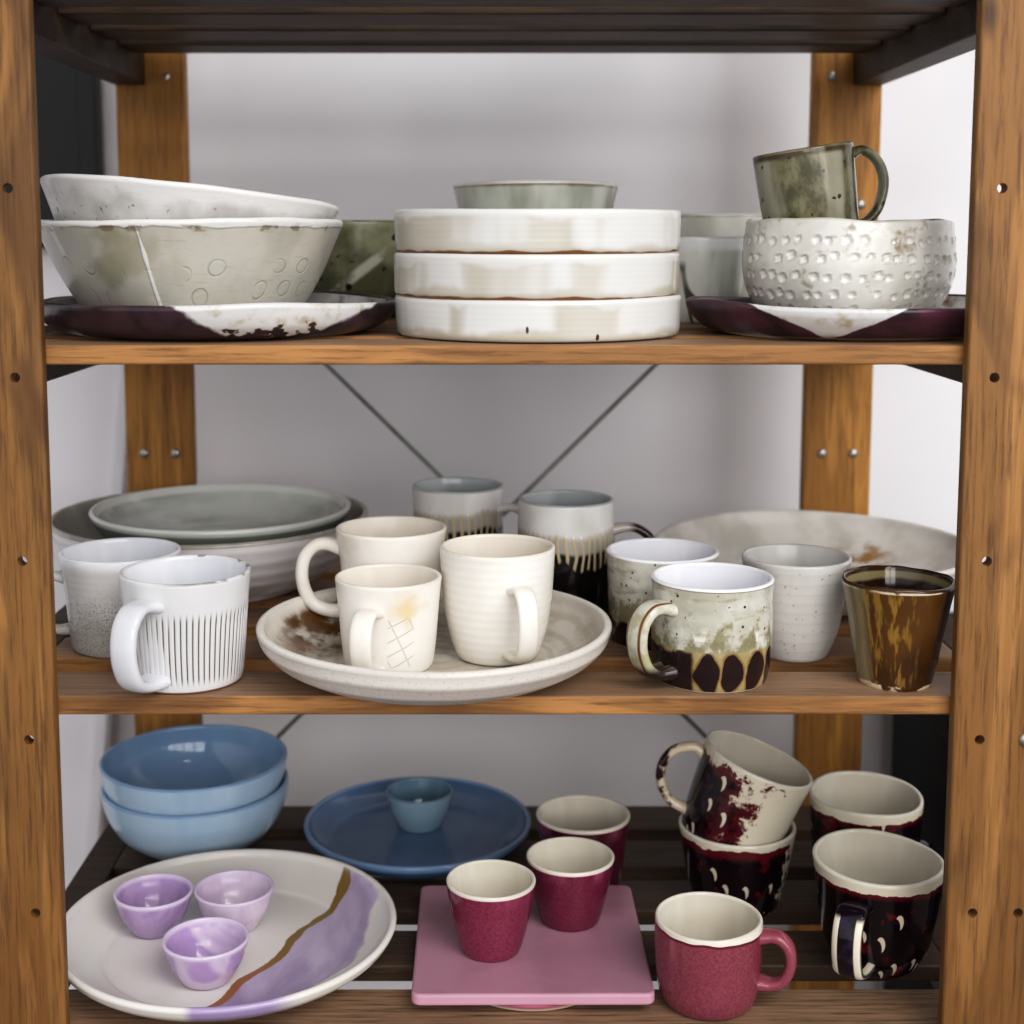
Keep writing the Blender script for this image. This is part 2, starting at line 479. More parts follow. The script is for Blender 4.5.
def m_big_bowl(name, seed, upper):
    g = G(name, .3, .45)
    n = g.noise(20, 4, (1, 1, .6), (seed, 0, 0))
    if upper:
        c = g.mix((200, 198, 195), (172, 169, 164), g.step(n, .42, .62))
        c = g.mix(c, (84, 54, 36), g.mul(g.specks(70, .12, .26, (seed, 2, 0)), .9))
        c = g.mix(c, (130, 118, 104), g.mul(g.specks(190, .2, .22, (seed, 5, 0)), .7))
        c = g.mix(c, (220, 218, 216), g.step(g.add(g.z, g.mul(g.sub(g.noise(30, 2), .5), .04)), .064, .078))
    else:
        c = g.mix((186, 182, 172), (166, 164, 153), g.step(n, .42, .66))
        c = g.mix(c, (128, 122, 92), g.mul(g.step(g.noise(16, 3, off=(8, 0, 0)), .6, .72), .6))
        c = g.mix(c, (196, 188, 176), g.mul(g.step(g.noise(14, 2, off=(2, 7, 0)), .5, .7), .6))
        # white rim and a couple of long runs of glaze
        rz = g.add(g.z, g.mul(g.sub(g.noise(50, 2, (1, 1, .1)), .5), .005))
        white = g.step(rz, .0722, .0742)
        a = g.ang()
        for a0, slope, w, zlow in ((-.16, -1.25, .006, .004), (-.86, -1.0, .03, .050)):
            ctr = g.add(a0, g.mul(g.sub(g.z, .078), slope))
            dd = g.math('ABSOLUTE', g.sub(a, ctr))
            ww = g.add(w, g.mul(g.sub(g.noise(40, 1), .5), .04))
            run = g.mul(g.step(g.sub(dd, ww), .014, 0.0), g.step(g.z, zlow, zlow+.004))
            white = g.mx(white, run)
        c = g.mix(c, (214, 213, 209), white)
        g.bump(white, .45, .0016)
    # stamped rings in two rows
    a = g.ang()
    h = None
    for zc, off in ((.040, 0.0), (.021, .5)):
        u = g.sub(g.math('FRACT', g.add(g.mul(a, 26/6.2832), off)), .5)
        du = g.mul(u, .024); dz = g.sub(g.z, g.add(zc, g.mul(g.sub(g.noise(18, 0), .5), .022)))
        d = g.math('SQRT', g.add(g.mul(du, du), g.mul(dz, dz)))
        ring = g.step(g.math('ABSOLUTE', g.sub(d, .0060)), .0010, .0002)
        h = ring if h is None else g.mx(h, ring)
    h = g.mul(h, g.step(g.noise(26, 1, off=(1, 1, 0)), .42, .5))
    if not upper:
        c = g.mix(c, (132, 128, 112), g.mul(h, g.mul(g.step(g.noise(60, 2), .4, .6), .5)))
        g.bump(g.inv(h), .35, .0012)
    sc_ = g.noise(60, 5, (1, 1, 9), (seed, 3, 2), rough=.7)
    c = g.mix(c, (146, 142, 130) if not upper else (178, 174, 168), g.mul(g.step(sc_, .55, .72), .45))
    brn = g.mul(g.step(g.noise(70, 5, off=(seed, 6, 2)), .56, .62), g.mul(g.step(g.z, .0690, .0715), g.step(g.z, .0755, .0735)))
    if not upper: c = g.mix(c, (116, 92, 64), g.mul(brn, .7))
    g.color(c)
    g.bump(g.noise(190, 3, (1, 1, 3)), .18, .0008)
    g.bump(g.noise(16, 2), .3, .004)
    return g.m
BOWL_IN = plain_glaze('grey_bowl_inside', (206, 206, 200), (176, 176, 168), .2)
bo = [(.066, 0), (.082, .008), (.0985, .034), (.110, .060), (.1165, .0755)]
bl = vessel_mesh('bowl', bo, .0052, .008, 160, disp=simple_disp(5, .0016, .0011, .075, (2, 3, 7, 13)), rim_mat=0)
o = link('bowl', bl, [m_big_bowl('stamped_bowl_glaze', 1, False), BOWL_IN]); o.location = (-.2425, .155, T+.0080)
tag(o, 'grey beige stamped bowl with a white glaze drip, lower of two nested', 'bowl', 'nested stoneware bowls on the maroon platter')
bo2 = [(.062, 0), (.078, .008), (.094, .034), (.1055, .060), (.113, .0765)]
_d9 = simple_disp(9, .0016, .0006, .075, (3, 5, 9, 13))
def upper_disp(th, r, z, sd):
    a, b = _d9(th, r, z, sd); q = max(0.0, min(1.0, z/.075))
    return a, b+q*q*(.0075*max(0.0, math.cos(th-.15))**.8-.0015)
bl2 = vessel_mesh('bowl', bo2, .0052, .008, 160, disp=upper_disp, rim_mat=0)
o = link('bowl', bl2, [m_big_bowl('speckled_white_bowl_glaze', 2, True), BOWL_IN]); o.location = (-.2505, .155, T+.0285); o.rotation_euler = (0, math.radians(5.6), 0)
tag(o, 'speckled white bowl sitting tilted inside the grey stamped bowl', 'bowl', 'nested stoneware bowls on the maroon platter')

# olive cup behind
g = G('olive_cup_glaze', .22, .5); n = g.noise(26, 4)
c = g.mix((150, 150, 122), (92, 92, 66), g.step(g.add(g.mul(g.z, -6.0), n), -.05, .32))
c = g.mix(c, (54, 50, 36), g.step(g.z, .030, .014))
dg_ = g.math('ABSOLUTE', g.sub(g.sub(g.z, .046), g.mul(g.sub(g.ang(), .2), .035)))
c = g.mix(c, (190, 190, 172), g.mul(g.step(dg_, .008, .003), g.step(n, .4, .55)))
c = g.mix(c, (34, 30, 24), g.specks(80, .20, .35, (3, 0, 0)))
g.color(c); OLIVECUP = g.m
oc_ = [(.036, 0), (.0405, .006), (.0455, .035), (.0478, .065), (.0485, .0868)]
o = link('cup', vessel_mesh('cup', oc_, .004, .006), [OLIVECUP, plain_glaze('olive_inside', (150, 150, 126), (110, 110, 88))])
o.location = (-.1305, .348, T)
tag(o, 'olive green cup with dark dots behind the left end of the plate stack', 'cup')

# three straight-sided plates
def m_stack(name, seed, spots):
    g = G(name, .16, .5)
    a = g.ang()
    n = g.noise(16, 4, (1, 1, .12), (seed, 0, 0))
    c = g.mix((180, 174, 160), (192, 187, 176), g.step(g.noise(14, 2, (1, 1, .3), (seed, 5, 0)), .4, .6))
    c = g.mix(c, (184, 178, 164), g.mul(g.step(g.noise(12, 3, (1, 1, 18), (seed, 0, 3)), .5, .7), .35))
    dz = g.add(g.z, g.mul(g.sub(n, .5), .028))
    bias = {1: .10, 2: .0, 3: -.02}[seed]
    lf = g.step(g.add(g.noise(11, 3, (1, 1, .2), (seed*3, 1, 0)), bias), .46, .54)
    white = g.mx(g.mul(g.step(dz, .022, .027), .8), g.mul(lf, g.step(dz, .003, .009)))
    c = g.mix(c, (212, 211, 208), white)
    c = g.mix(c, (216, 214, 210), g.step(g.z, .0265, .029))
    if seed != 1:
        c = g.mix(c, (122, 76, 26), g.step(g.add(g.z, g.mul(g.sub(g.noise(30, 2), .5), .006)), .0036, .002))
    else:
        c = g.mix(c, (80, 50, 28), g.step(g.z, .0016, .0008))
    if spots:
        s_ = g.specks(60, .065, .80, (seed, 1, 0), (1, 1, .45))
        c = g.mix(c, (72, 44, 26), g.mul(s_, g.step(g.z, .026, .022)))
    g.color(c); g.bump(g.rings(.0042, .0006, seed), .04, .0006); g.bump(white, .15, .0008)
    return g.m
ST_IN = plain_glaze('stack_inside', (226, 224, 218), (206, 202, 192))
zz = T
for i, (h, R, x, lab) in enumerate(((.0278, .1092, .0270, 'bottom white straight-sided plate of the stack, brown flecked'),
                                    (.0304, .1092, .0256, 'middle cream straight-sided plate of the stack, brown base line'),
                                    (.0296, .1090, .0265, 'topmost grey white straight-sided plate of the stack of three'))):
    outer = [(R-.0045, 0), (R-.001, .0035), (R-.0004, h*.5), (R, h)]
    me = vessel_mesh('plate', outer, .0055, .007, 160, disp=simple_disp(20+i, .0006, .0005, h), rim_mat=0, foot=.008)
    o = link('plate', me, [m_stack('stack_glaze_%s' % 'abc'[i], i+1, i == 0), ST_IN]); o.location = (x, .127, zz)
    tag(o, lab, 'plate', 'stacked straight-sided plates')
    zz += h+.0022 if i else h+.0020
    zz -= .0004

o = link('bowl', vessel_mesh('bowl', [(.042, 0), (.050, .008), (.062, .045), (.0700, .095), (.0750, .1195)], .0045, .007, 128, disp=simple_disp(31, .0006, .0006, .11)),
         [plain_glaze('pale_green_glaze', (206, 208, 198), (160, 164, 148), .15, streak=True, seed=4, rim=(128, 120, 104), rz=.1195), ST_IN])
o.location = (.032, .345, T); tag(o, 'pale green deep bowl peeping over the back of the plate stack', 'bowl')
o = link('bowl', vessel_mesh('bowl', [(.042, 0), (.049, .006), (.0595, .04), (.0655, .075), (.067, .0935)], .0045, .007),
         [plain_glaze('grey_green_glaze', (222, 222, 214), (198, 198, 186), .15, seed=6, rim=(120, 104, 84), rz=.0945), ST_IN])
o.location = (.2135, .4215, T); tag(o, 'grey green deep bowl with brown rim behind the scratched tumbler', 'bowl')
g = G('scratched_glaze', .15, .5)
c = g.mix((222, 222, 216), (184, 186, 172), g.step(g.streaks(30, .2, (3, 0, 0)), .4, .65))
ln = g.math('ABSOLUTE', g.sub(g.noise(16, 1, (1, 1, .5), (7, 0, 0), dist=.3), .5))
c = g.mix(c, (84, 84, 72), g.mul(g.step(ln, .018, .008), g.step(g.z, .056, .046)))
c = g.mix(c, (228, 228, 226), g.step(g.z, .060, .066)); g.color(c); g.bump(g.step(ln, .012, 0), -.3, .001)
o = link('tumbler', vessel_mesh('tumbler', [(.0305, 0), (.0342, .005), (.0382, .036), (.0410, .0722)], .0038, .006),
         [g.m, plain_glaze('tumbler_in', (214, 214, 210), (190, 190, 184))])
o.location = (.1750, .286, T); tag(o, 'pale tumbler with scratched dark lines between plate stack and dimpled bowl', 'cup')

# dimpled bowl
rows = [(.0128, .0), (.0250, .5), (.0385, .1), (.0520, .6), (.0640, .25)]
rn = random.Random(4)
cells = []
for zr, of in rows:
    for k in range(44):
        if rn.random() < .08: continue
        cells.append(((k+of+rn.uniform(-.2, .2))*2*math.pi/44, zr+rn.uniform(-.0016, .0016), rn.uniform(.75, 1.15)))
bins = {}
for a, z, s in cells:
    a %= 2*math.pi
    bins.setdefault(int(a/(2*math.pi)*44) % 44, []).append((a, z, s))
def dimples(th, z):
    b0 = int((th % (2*math.pi))/(2*math.pi)*44); v = 0
    for q in (b0-1, b0, b0+1):
        for a, zc, s in bins.get(q % 44, ()):
            d = (th-a+math.pi) % (2*math.pi)-math.pi
            x = d*.079/(.0030*s); y = (z-zc)/(.0031*s); x, y = x+.25*y, y-.25*x
            e = x**4+y**4
            if e < 8: v += -.0020*math.exp(-e)+.0009*math.exp(-((e-1.6)**2)*1.2)
    return v
g = G('dimple_glaze', .22, .5)
c = g.mix((218, 215, 208), (198, 195, 186), g.step(g.noise(28, 3), .42, .66))
c = g.mix(c, (124, 104, 70), g.mul(g.step(g.noise(46, 4, off=(5, 0, 0)), .56, .7), g.mul(g.step(g.z, .044, .062), .8)))
c = g.mix(c, (110, 96, 72), g.mul(g.step(g.noise(70, 3, off=(1, 0, 0)), .62, .72), .5))
ge = g.n.new('ShaderNodeNewGeometry')
c = g.mix(c, (232, 230, 226), g.step(ge.outputs['Pointiness'], .485, .44)); c = g.mix(c, (138, 130, 112), g.mul(g.step(ge.outputs['Pointiness'], .515, .56), .7))
g.color(c); g.bump(g.noise(60, 2), .25, .0015)
db = [(.056, 0), (.0625, .004), (.0745, .022), (.0802, .042), (.0800, .058), (.0782, .0775)]
dm = vessel_mesh('bowl', db, .005, .007, 384, 20, disp=simple_disp(41, .0010, .0015, .077, (2, 5, 9), dimples), rim_mat=0)
o = link('bowl', dm, [g.m, BOWL_IN]); o.location = (.2665, .137, T+.0072)
tag(o, 'rounded pale bowl covered in rows of dimples on the plum platter', 'bowl')

# olive mug standing tilted in the dimpled bowl
g = G('olive_mug_glaze', .16, .5)
n = g.noise(30, 4)
c = g.mix((118, 114, 86), (72, 68, 44), g.step(g.noise(60, 5, (1, 1, .7), rough=.65), .38, .62))
c = g.mix(c, (160, 157, 140), g.mul(g.step(g.streaks(28, .12, (2, 0, 0)), .52, .66), .75))
c = g.mix(c, (50, 40, 24), g.specks(120, .2, .32, (9, 0, 0)))
c = g.mix(c, (70, 58, 38), g.step(g.z, .112, .1155))
g.color(c); OLIVE = g.m
om = [(.031, 0), (.0335, .005), (.0350, .05), (.0370, .085), (.0380, .1175)]
tl = math.radians(-8.5)
rim = Vector((.2300, .137, ZC+.064)); base = rim-Vector((math.sin(tl), 0, math.cos(tl)))*.1175
r_ = empty('mug', base, 'speckled olive green mug tilted inside the dimpled bowl', 'mug', None, (0, tl, 0))
link('body', vessel_mesh('body', om, .0038, .006), [OLIVE, plain_glaze('olive_mug_in', (120, 114, 84), (80, 74, 50))], r_)
handle(r_, OLIVE, 92, [(.0345, .1090), (.046, .1120), (.0565, .1020), (.0595, .086), (.0535, .068), (.044, .0585), (.0335, .0545)], .0145, .0072, power=2.2)

# ------------------------------------------------------------------ middle shelf
# ribbed bowl and the grey bowl in it
g = G('ribbed_white_glaze', .25, .45)
c = g.mix((226, 222, 222), (216, 211, 211), g.step(g.rings(.0115, .0015), -.2, .9)); g.color(c); g.bump(g.rings(.0115, .0015), .11, .003)
RIBW = g.m
o = link('bowl', vessel_mesh('bowl', [(.066, 0), (.086, .005), (.118, .025), (.138, .050), (.1455, .0675)], .0055, .008, 160),
         [RIBW, plain_glaze('ribbed_inside', (176, 172, 164), (150, 148, 140), .25, (120, 116, 108), dens=.3)])
o.location = (-.2680, .331, M); tag(o, 'wide ribbed white bowl at the left rear holding a grey bowl', 'bowl')
g = G('grey_green_bowl', .12, .5); c = g.mix((186, 188, 183), (160, 163, 156), g.step(g.noise(20, 3, (.3, .3, 2)), .4, .65))
c = g.mix(c, (196, 196, 192), g.mul(g.step(g.noise(30, 2, off=(2, 2, 0)), .5, .7), .6)); g.color(c); g.bump(g.math('SINE', g.mul(g.rad(), 900.0)), .1, .001)
g.color(g.mix(c, (206, 207, 202), g.step(g.z, .0490, .0515))); GGB = g.m
g = G('grey_green_out', .2, .5); c = g.mix((120, 124, 112), (92, 96, 84), g.noise(24, 3)); g.color(g.mix(c, (200, 202, 196), g.step(g.z, .049, .0525))); GGO = g.m
o = link('bowl', vessel_mesh('bowl', [(.050, 0), (.066, .004), (.092, .020), (.110, .038), (.1185, .0535)], .005, .007, 160), [GGO, GGB])
o.location = (-.2570, .327, M+.0215); tag(o, 'grey green glazed bowl resting inside the ribbed white bowl', 'bowl')

# speckled mug
g = G('speckle_mug_glaze', .22, .5)
c = g.mix((202, 200, 198), (170, 166, 161), g.step(g.add(g.z, g.mul(g.sub(g.noise(24, 3), .5), .05)), .045, .02))
c = g.mix(c, (126, 118, 110), g.mul(g.specks(900, .30, .62), g.step(g.z, .062, .035)))
c = g.mix(c, (232, 232, 234), g.step(g.z, .068, .074)); g.color(c); g.bump(g.rings(.006), .04, .001); SPK = g.m
MUG_IN = plain_glaze('cool_white_inside', (228, 229, 234), (212, 213, 220), .12)
sm = [(.0365, 0), (.0395, .004), (.0415, .022), (.0435, .045), (.0472, .0762)]
r_ = empty('mug', (-.3030, .140, M), 'grey speckled mug beside the left post behind the fluted mug', 'mug')
link('body', vessel_mesh('body', sm, .0036, .006), [SPK, MUG_IN], r_)
handle(r_, SPK, -78, hpath(sm, .058, .016, .021), .012, .007)

# fluted mug
def flutes(th, z):
    a = (th+math.pi) % (2*math.pi)-math.pi
    ph = th*66+.6*math.sin(z*60)
    s = max(0, min(1, (z-.004)/.006))*max(0, min(1, (.060-z)/.008))
    if -1.15 < a < -.25: s *= .35
    return -.0007*s*(max(0.0, math.sin(ph)))**1.5
g = G('fluted_glaze', .15, .5)
ph = g.math('SINE', g.add(g.mul(g.ang(), 66.0), g.mul(g.math('SINE', g.mul(g.z, 60.0)), .6)))
lines = g.mul(g.step(ph, .45, .95), g.mul(g.step(g.z, .004, .012), g.step(g.z, .0615, .053)))
lines = g.mul(lines, g.step(g.add(g.noise(60, 2, (1, 1, .25)), g.mul(g.step(g.ang(), -.6, .6), .22)), .42, .62))
c = g.mix((220, 220, 222), (204, 203, 204), g.noise(30, 2)); c = g.mix(c, (92, 80, 60), g.mul(lines, .95))
rimline = g.mul(g.step(g.z, .0806, .0811), g.step(g.noise(60, 2, off=(2, 0, 0)), .45, .55))
c = g.mix(c, (112, 100, 86), g.mul(g.mul(rimline, g.step(g.ang(), -.4, .3)), .7)); c = g.mix(c, (150, 110, 84), g.step(g.z, .0022, .0012)); g.color(c); FLU = g.m
fm = [(.0375, 0), (.0405, .003), (.0428, .022), (.0450, .05), (.0481, .0806)]
r_ = empty('mug', (-.2335, .0545, M), 'white fluted mug with brown vertical grooves at the front left', 'mug')
link('body', vessel_mesh('body', fm, .0036, .006, 592, 10, disp=simple_disp(1, .0003, .0004, .08, (2, 3), flutes), rim_mat=0), [FLU, MUG_IN], r_)
WHG = plain_glaze('white_handle_glaze', (218, 219, 224), (206, 207, 212), .12)
handle(r_, WHG, -22, hpath(fm, .0655, .010, .030), .0205, .0085, (1.2, 1.25))

# speckled plate with brown wash, and the three white mugs on it
g = G('plate_out_glaze', .3, .45); c = g.mix((226, 221, 214), (206, 200, 192), g.step(g.rings(.011, .001), .0, 1.0))
c = g.mix(c, (164, 156, 144), g.mul(g.specks(500, .25, .4), .5)); g.color(c); g.bump(g.rings(.011, .001), .12, .002); PLO = g.m
g = G('plate_in_glaze', .25, .45); n = g.noise(26, 4)
c = g.mix((214, 208, 198), (184, 176, 162), g.step(n, .42, .62))
c = g.mix(c, (168, 158, 140), g.mul(g.step(g.math('SINE', g.mul(g.add(g.rad(), g.mul(n, .01)), 420.0)), .2, 1), .4))
d1 = g.sub(g.add(g.mul(g.add(g.x, .093), g.add(g.x, .093)), g.mul(g.mul(g.sub(g.y, .055), g.sub(g.y, .055)), .35)), g.mul(g.sub(n, .5), .0014))
d1 = g.mul(g.step(d1, .0016, .0002), g.step(n, .28, .46))
c = g.mix(c, (96, 62, 24), g.mul(d1, g.step(g.noise(70, 4, (1, .6, 1)), .36, .56)))
c = g.mix(c, (130, 100, 62), g.mul(g.mul(g.step(g.noise(22, 4, off=(5, 1, 0), st=(.5, 1.2, 1)), .52, .68), g.step(g.x, .0, -.05)), .75))
c = g.mix(c, (222, 217, 208), g.step(g.rad(), .123, .128)); g.color(c); PLI = g.m
o = link('plate', vessel_mesh('plate', [(.076, 0), (.096, .004), (.117, .0135), (.1290, .0245), (.1330, .0345)], .0062, .0085, 160, disp=simple_disp(2, .0008, .0005, .034), rim_mat=0), [PLO, PLI])
o.location = (-.0514, .0765, M); tag(o, 'speckled off-white plate with brown wash holding three white mugs', 'plate')
PF = M+.0086
def m_white_mug(name, seed, ringper=None, stain=None, c1=(234, 228, 219), c2=(222, 214, 203)):
    g = G(name, .26, .45); c = g.mix(c1, c2, g.step(g.noise(22, 3, off=(seed, 0, 0)), .42, .68))
    if ringper:
        r = g.rings(ringper, .0006, seed); g.bump(r, .045, .0016); c = g.mix(c, (214, 205, 193), g.mul(g.step(r, .9, -.9), .14))
    if stain:
        d = g.add(g.math('ABSOLUTE', g.sub(g.ang(), .45)), g.mul(g.math('ABSOLUTE', g.sub(g.z, .052)), 28.0))
        c = g.mix(c, (218, 188, 132), g.mul(g.step(g.add(d, g.mul(g.noise(90, 4), .7)), .95, .35), .75))
        # incised grid
        u = g.add(g.mul(g.ang(), .0385), 0.0); v = g.z
        l1 = g.math('ABSOLUTE', g.sub(g.math('FRACT', g.mul(g.add(v, g.mul(u, -.45)), 95.0)), .5))
        l2 = g.math('ABSOLUTE', g.sub(g.math('FRACT', g.mul(g.add(u, g.mul(v, .5)), 62.0)), .5))
        win = g.mul(g.mul(g.step(u, .000, .003), g.step(u, .024, .021)), g.mul(g.step(v, .006, .010), g.step(v, .046, .042)))
        gr = g.mul(g.mx(g.step(l1, .07, .02), g.step(l2, .05, .015)), win)
        c = g.mix(c, (212, 201, 184), g.mul(gr, .6)); g.bump(g.inv(gr), .6, .0014)
    g.color(c); return g.m
CRIN = plain_glaze('cream_inside', (232, 224, 212), (220, 211, 198), .16)
ma = [(.0300, 0), (.0345, .004), (.0395, .03), (.0405, .056), (.0418, .066), (.0442, .0835)]
WA = m_white_mug('plain_white_mug', 1)
r_ = empty('mug', (-.0882, .1460, PF+.0016), 'plain white mug with a big round side handle, rearmost on the plate', 'mug', 'white mugs on the speckled plate')
link('body', vessel_mesh('body', ma, .0036, .006), [WA, CRIN], r_)
handle(r_, WA, -92, hpath(ma, .069, .0165, .030), .0125, .0105, (1.3, 1.2), power=2.2)
mb = [(.0285, 0), (.0325, .003), (.0350, .02), (.0375, .05), (.0393, .0668)]
WB = m_white_mug('grid_white_mug', 2, None, True, (236, 231, 223), (226, 219, 210))
r_ = empty('mug', (-.0845, .0575, PF), 'small white mug with incised grid and yellow stain, front of the plate', 'mug', 'white mugs on the speckled plate')
link('body', vessel_mesh('body', mb, .0034, .006), [WB, CRIN], r_)
handle(r_, WA, -16, hpath(mb, .049, .007, .021, drop=.001), .0165, .0065, (1.25, 1.2))
mc = [(.0250, 0), (.0310, .003), (.0372, .022), (.0410, .045), (.0425, .065), (.0434, .0838)]
WC = m_white_mug('ringed_white_mug', 3, .0063, None, (236, 232, 225), (228, 223, 213))
r_ = empty('mug', (-.0040, .0825, PF), 'tall white mug with throwing rings, at the right side of the plate', 'mug', 'white mugs on the speckled plate')
link('body', vessel_mesh('body', mc, .0036, .006), [WC, CRIN], r_)
handle(r_, WA, 20, hpath(mc, .0605, .011, .022), .0150, .0065, (1.2, 1.2))

# grey mugs with dark drip, back row
def m_drip(name, zb, seed, H):
    g = G(name, .12, .5)
    g_up = g.mix((228, 226, 223), (212, 210, 206), g.step(g.noise(20, 3, (1, 1, .5), (seed, 0, 0)), .4, .65))
    g_up = g.mix(g_up, (178, 174, 164), g.mul(g.step(g.noise(14, 2, off=(seed, 3, 0)), .5, .7), .5))
    k = g.math('ABSOLUTE', g.math('SINE', g.add(g.mul(g.ang(), 21.0), g.mul(g.noise(34, 1, off=(seed, 0, 0)), 4.5))))
    lines = g.step(k, .70, .93)
    z1 = g.add(g.z, g.mul(g.sub(g.noise(26, 1, (1, 1, .01), (seed, 7, 0)), .5), .018))
    dark = g.step(z1, zb+.002, zb-.002)
    len_ = g.mul(g.sub(g.noise(48, 0, (1, 1, .01), (seed, 2, 9)), .45), .045)
    z2 = g.add(g.z, len_)
    band = g.mul(g.step(z1, zb+.018, zb+.012), g.step(z2, zb-.010, zb-.007))
    c = g.mix(g_up, (112, 106, 92), g.mul(g.step(z1, zb+.018, zb+.010), .55))
    c = g.mix(c, (18, 14, 13), dark)
    c = g.mix(c, (196, 178, 146), g.mul(band, lines))
    g.color(c); g.bump(g.mul(band, lines), .4, .0015); return g.m
BK_IN = plain_glaze('blue_grey_inside', (184, 188, 190), (160, 165, 167), .1)
dm1 = [(.0385, 0), (.042, .003), (.0420, .05), (.0415, .08), (.0428, .0945)]
DR1 = m_drip('grey_drip_a', .060, 1, .0945)
r_ = empty('mug', (-.0390, .335, M), 'grey mug with fringed drip line at the rear left of the pair', 'mug', 'grey and black drip mugs at the back')
link('body', vessel_mesh('body', dm1, .0036, .006), [DR1, BK_IN], r_)
handle(r_, DR1, 72, hpath(dm1, .076, .026, .028), .0120, .0068)
dm2 = [(.0385, 0), (.0420, .003), (.0432, .035), (.0420, .07), (.0410, .0985)]
DR2 = m_drip('grey_drip_b', .0600, 2, .0985)
r_ = empty('mug', (.0567, .247, M), 'grey over black mug with long cream drips at the rear centre', 'mug', 'grey and black drip mugs at the back')
link('body', vessel_mesh('body', dm2, .0036, .006), [DR2, BK_IN], r_)
hg = G('brown_black_handle', .14, .5); hg.color(hg.mix((176, 170, 162), (46, 30, 24), hg.step(hg.x, .052, .062))); 
handle(r_, hg.m, 84, hpath(dm2, .0735, .022, .034), .0120, .0075)

# green-white mugs with dark base
def m_moss(name, seed, zd):
    g = G(name, .16, .5)
    n = g.noise(34, 5, off=(seed, 0, 0), rough=.68); n2 = g.noise(70, 5, (1, 1, .8), (seed, 4, 0), rough=.68)
    c = g.mix((202, 200, 190), (178, 175, 160), g.step(n, .4, .6))
    gm = g.mul(g.step(g.add(n2, g.mul(g.sub(.042, g.z), 7.0)), .45, .60), g.step(g.z, .066, .052))
    c = g.mix(c, (118, 112, 72), g.mul(gm, .8))
    c = g.mix(c, (222, 219, 208), g.mul(g.step(g.noise(52, 3, (1, 1, .8), (seed, 9, 0)), .58, .66), g.step(g.z, .05, .04)))
    c = g.mix(c, (150, 108, 52), g.mul(g.step(g.noise(70, 3, off=(seed, 2, 5)), .66, .72), g.step(g.z, .046, .036)))
    c = g.mix(c, (60, 54, 44), g.mul(g.specks(200, .17, .22, (seed, 0, 0)), g.step(g.z, .03, .04)))
    c = g.mix(c, (138, 128, 96), g.mul(g.step(g.noise(24, 4, (1, 1, 5), (seed, 1, 1)), .54, .66), .5))
    # dark lower band with pale drips running over it in loops
    u = g.add(g.mul(g.ang(), 2.35), g.mul(g.sub(g.noise(34, 1, off=(seed, 1, 0)), .5), .9))
    fr = g.math('ABSOLUTE', g.sub(g.math('FRACT', u), .5))       # .5 at the drip lines
    oval = g.add(g.math('POWER', g.mul(fr, 2.2), 2.0), g.math('POWER', g.mul(g.sub(g.z, zd*.50), 1.0/(zd*.52)), 2.0))
    oval = g.add(oval, g.mul(g.sub(n2, .5), .9))
    dark = g.step(oval, 1.0, .86)
    outl = g.mul(g.step(oval, 1.35, 1.05), g.step(oval, .85, 1.0))
    solid = g.mul(g.step(g.ang(), -.42, -.50), g.step(g.add(g.z, g.mul(g.sub(n, .5), .02)), zd+.001, zd-.002))
    right = g.mul(g.step(g.ang(), .95, 1.0), g.step(g.add(g.z, g.mul(g.sub(n, .5), .02)), zd*.8, zd*.8-.003))
    low = g.step(g.z, zd*1.05, zd*1.0)
    c = g.mix(c, (160, 144, 98), g.mul(low, .75))
    c = g.mix(c, (126, 84, 38), g.mul(g.mul(outl, low), .7))
    dk = g.mx(g.mx(dark, solid), right)
    c = g.mix(c, g.mix((48, 28, 28), (24, 16, 18), n), dk)
    c = g.mix(c, (208, 196, 170), g.step(g.z, .0016, .0008))
    c = g.mix(c, (90, 64, 44), g.mul(g.step(g.z, .0738, .0752), .75))
    g.color(c); g.bump(dk, -.5, .0016); g.bump(g.rings(.012, .001), .08, .0015); return g.m
WHITE_IN = plain_glaze('white_inside', (236, 236, 240), (224, 224, 230), .1)
gb = [(.0370, 0), (.0410, .003), (.0432, .03), (.0440, .055), (.0452, .0725)]
MOSS1 = m_moss('moss_glaze_a', 3, .022)
o = link('mug', vessel_mesh('mug', gb, .0036, .006), [MOSS1, WHITE_IN]); o.location = (.1296, .158, M)
o.rotation_euler = (0, 0, .6)
tag(o, 'mossy green white mug just behind the drip-based mug', 'mug', 'mossy green mugs with dark bases')
gf = [(.0385, 0), (.0412, .0025), (.0440, .02), (.0445, .045), (.0440, .062), (.0449, .0752)]
MOSS2 = m_moss('moss_glaze_b', 1, .0300)
r_ = empty('mug', (.1542, .0575, M), 'mossy green white mug with dark oval drips at the shelf front', 'mug', 'mossy green mugs with dark bases')
link('body', vessel_mesh('body', gf, .0036, .006), [MOSS2, WHITE_IN], r_)
g = G('moss_handle', .16, .5)
c = g.mix((204, 201, 190), (168, 164, 134), g.step(g.noise(50, 4), .42, .62))
c = g.mix(c, (110, 74, 40), g.step(g.math('ABSOLUTE', g.sub(g.math('ABSOLUTE', g.y), .0068)), .0016, .0006))
c = g.mix(c, (40, 26, 26), g.step(g.z, .022, .014)); g.color(c)
handle(r_, g.m, -58, hpath(gf, .0585, .012, .0255), .0200, .0092, (1.25, 1.3), groove=.0022)

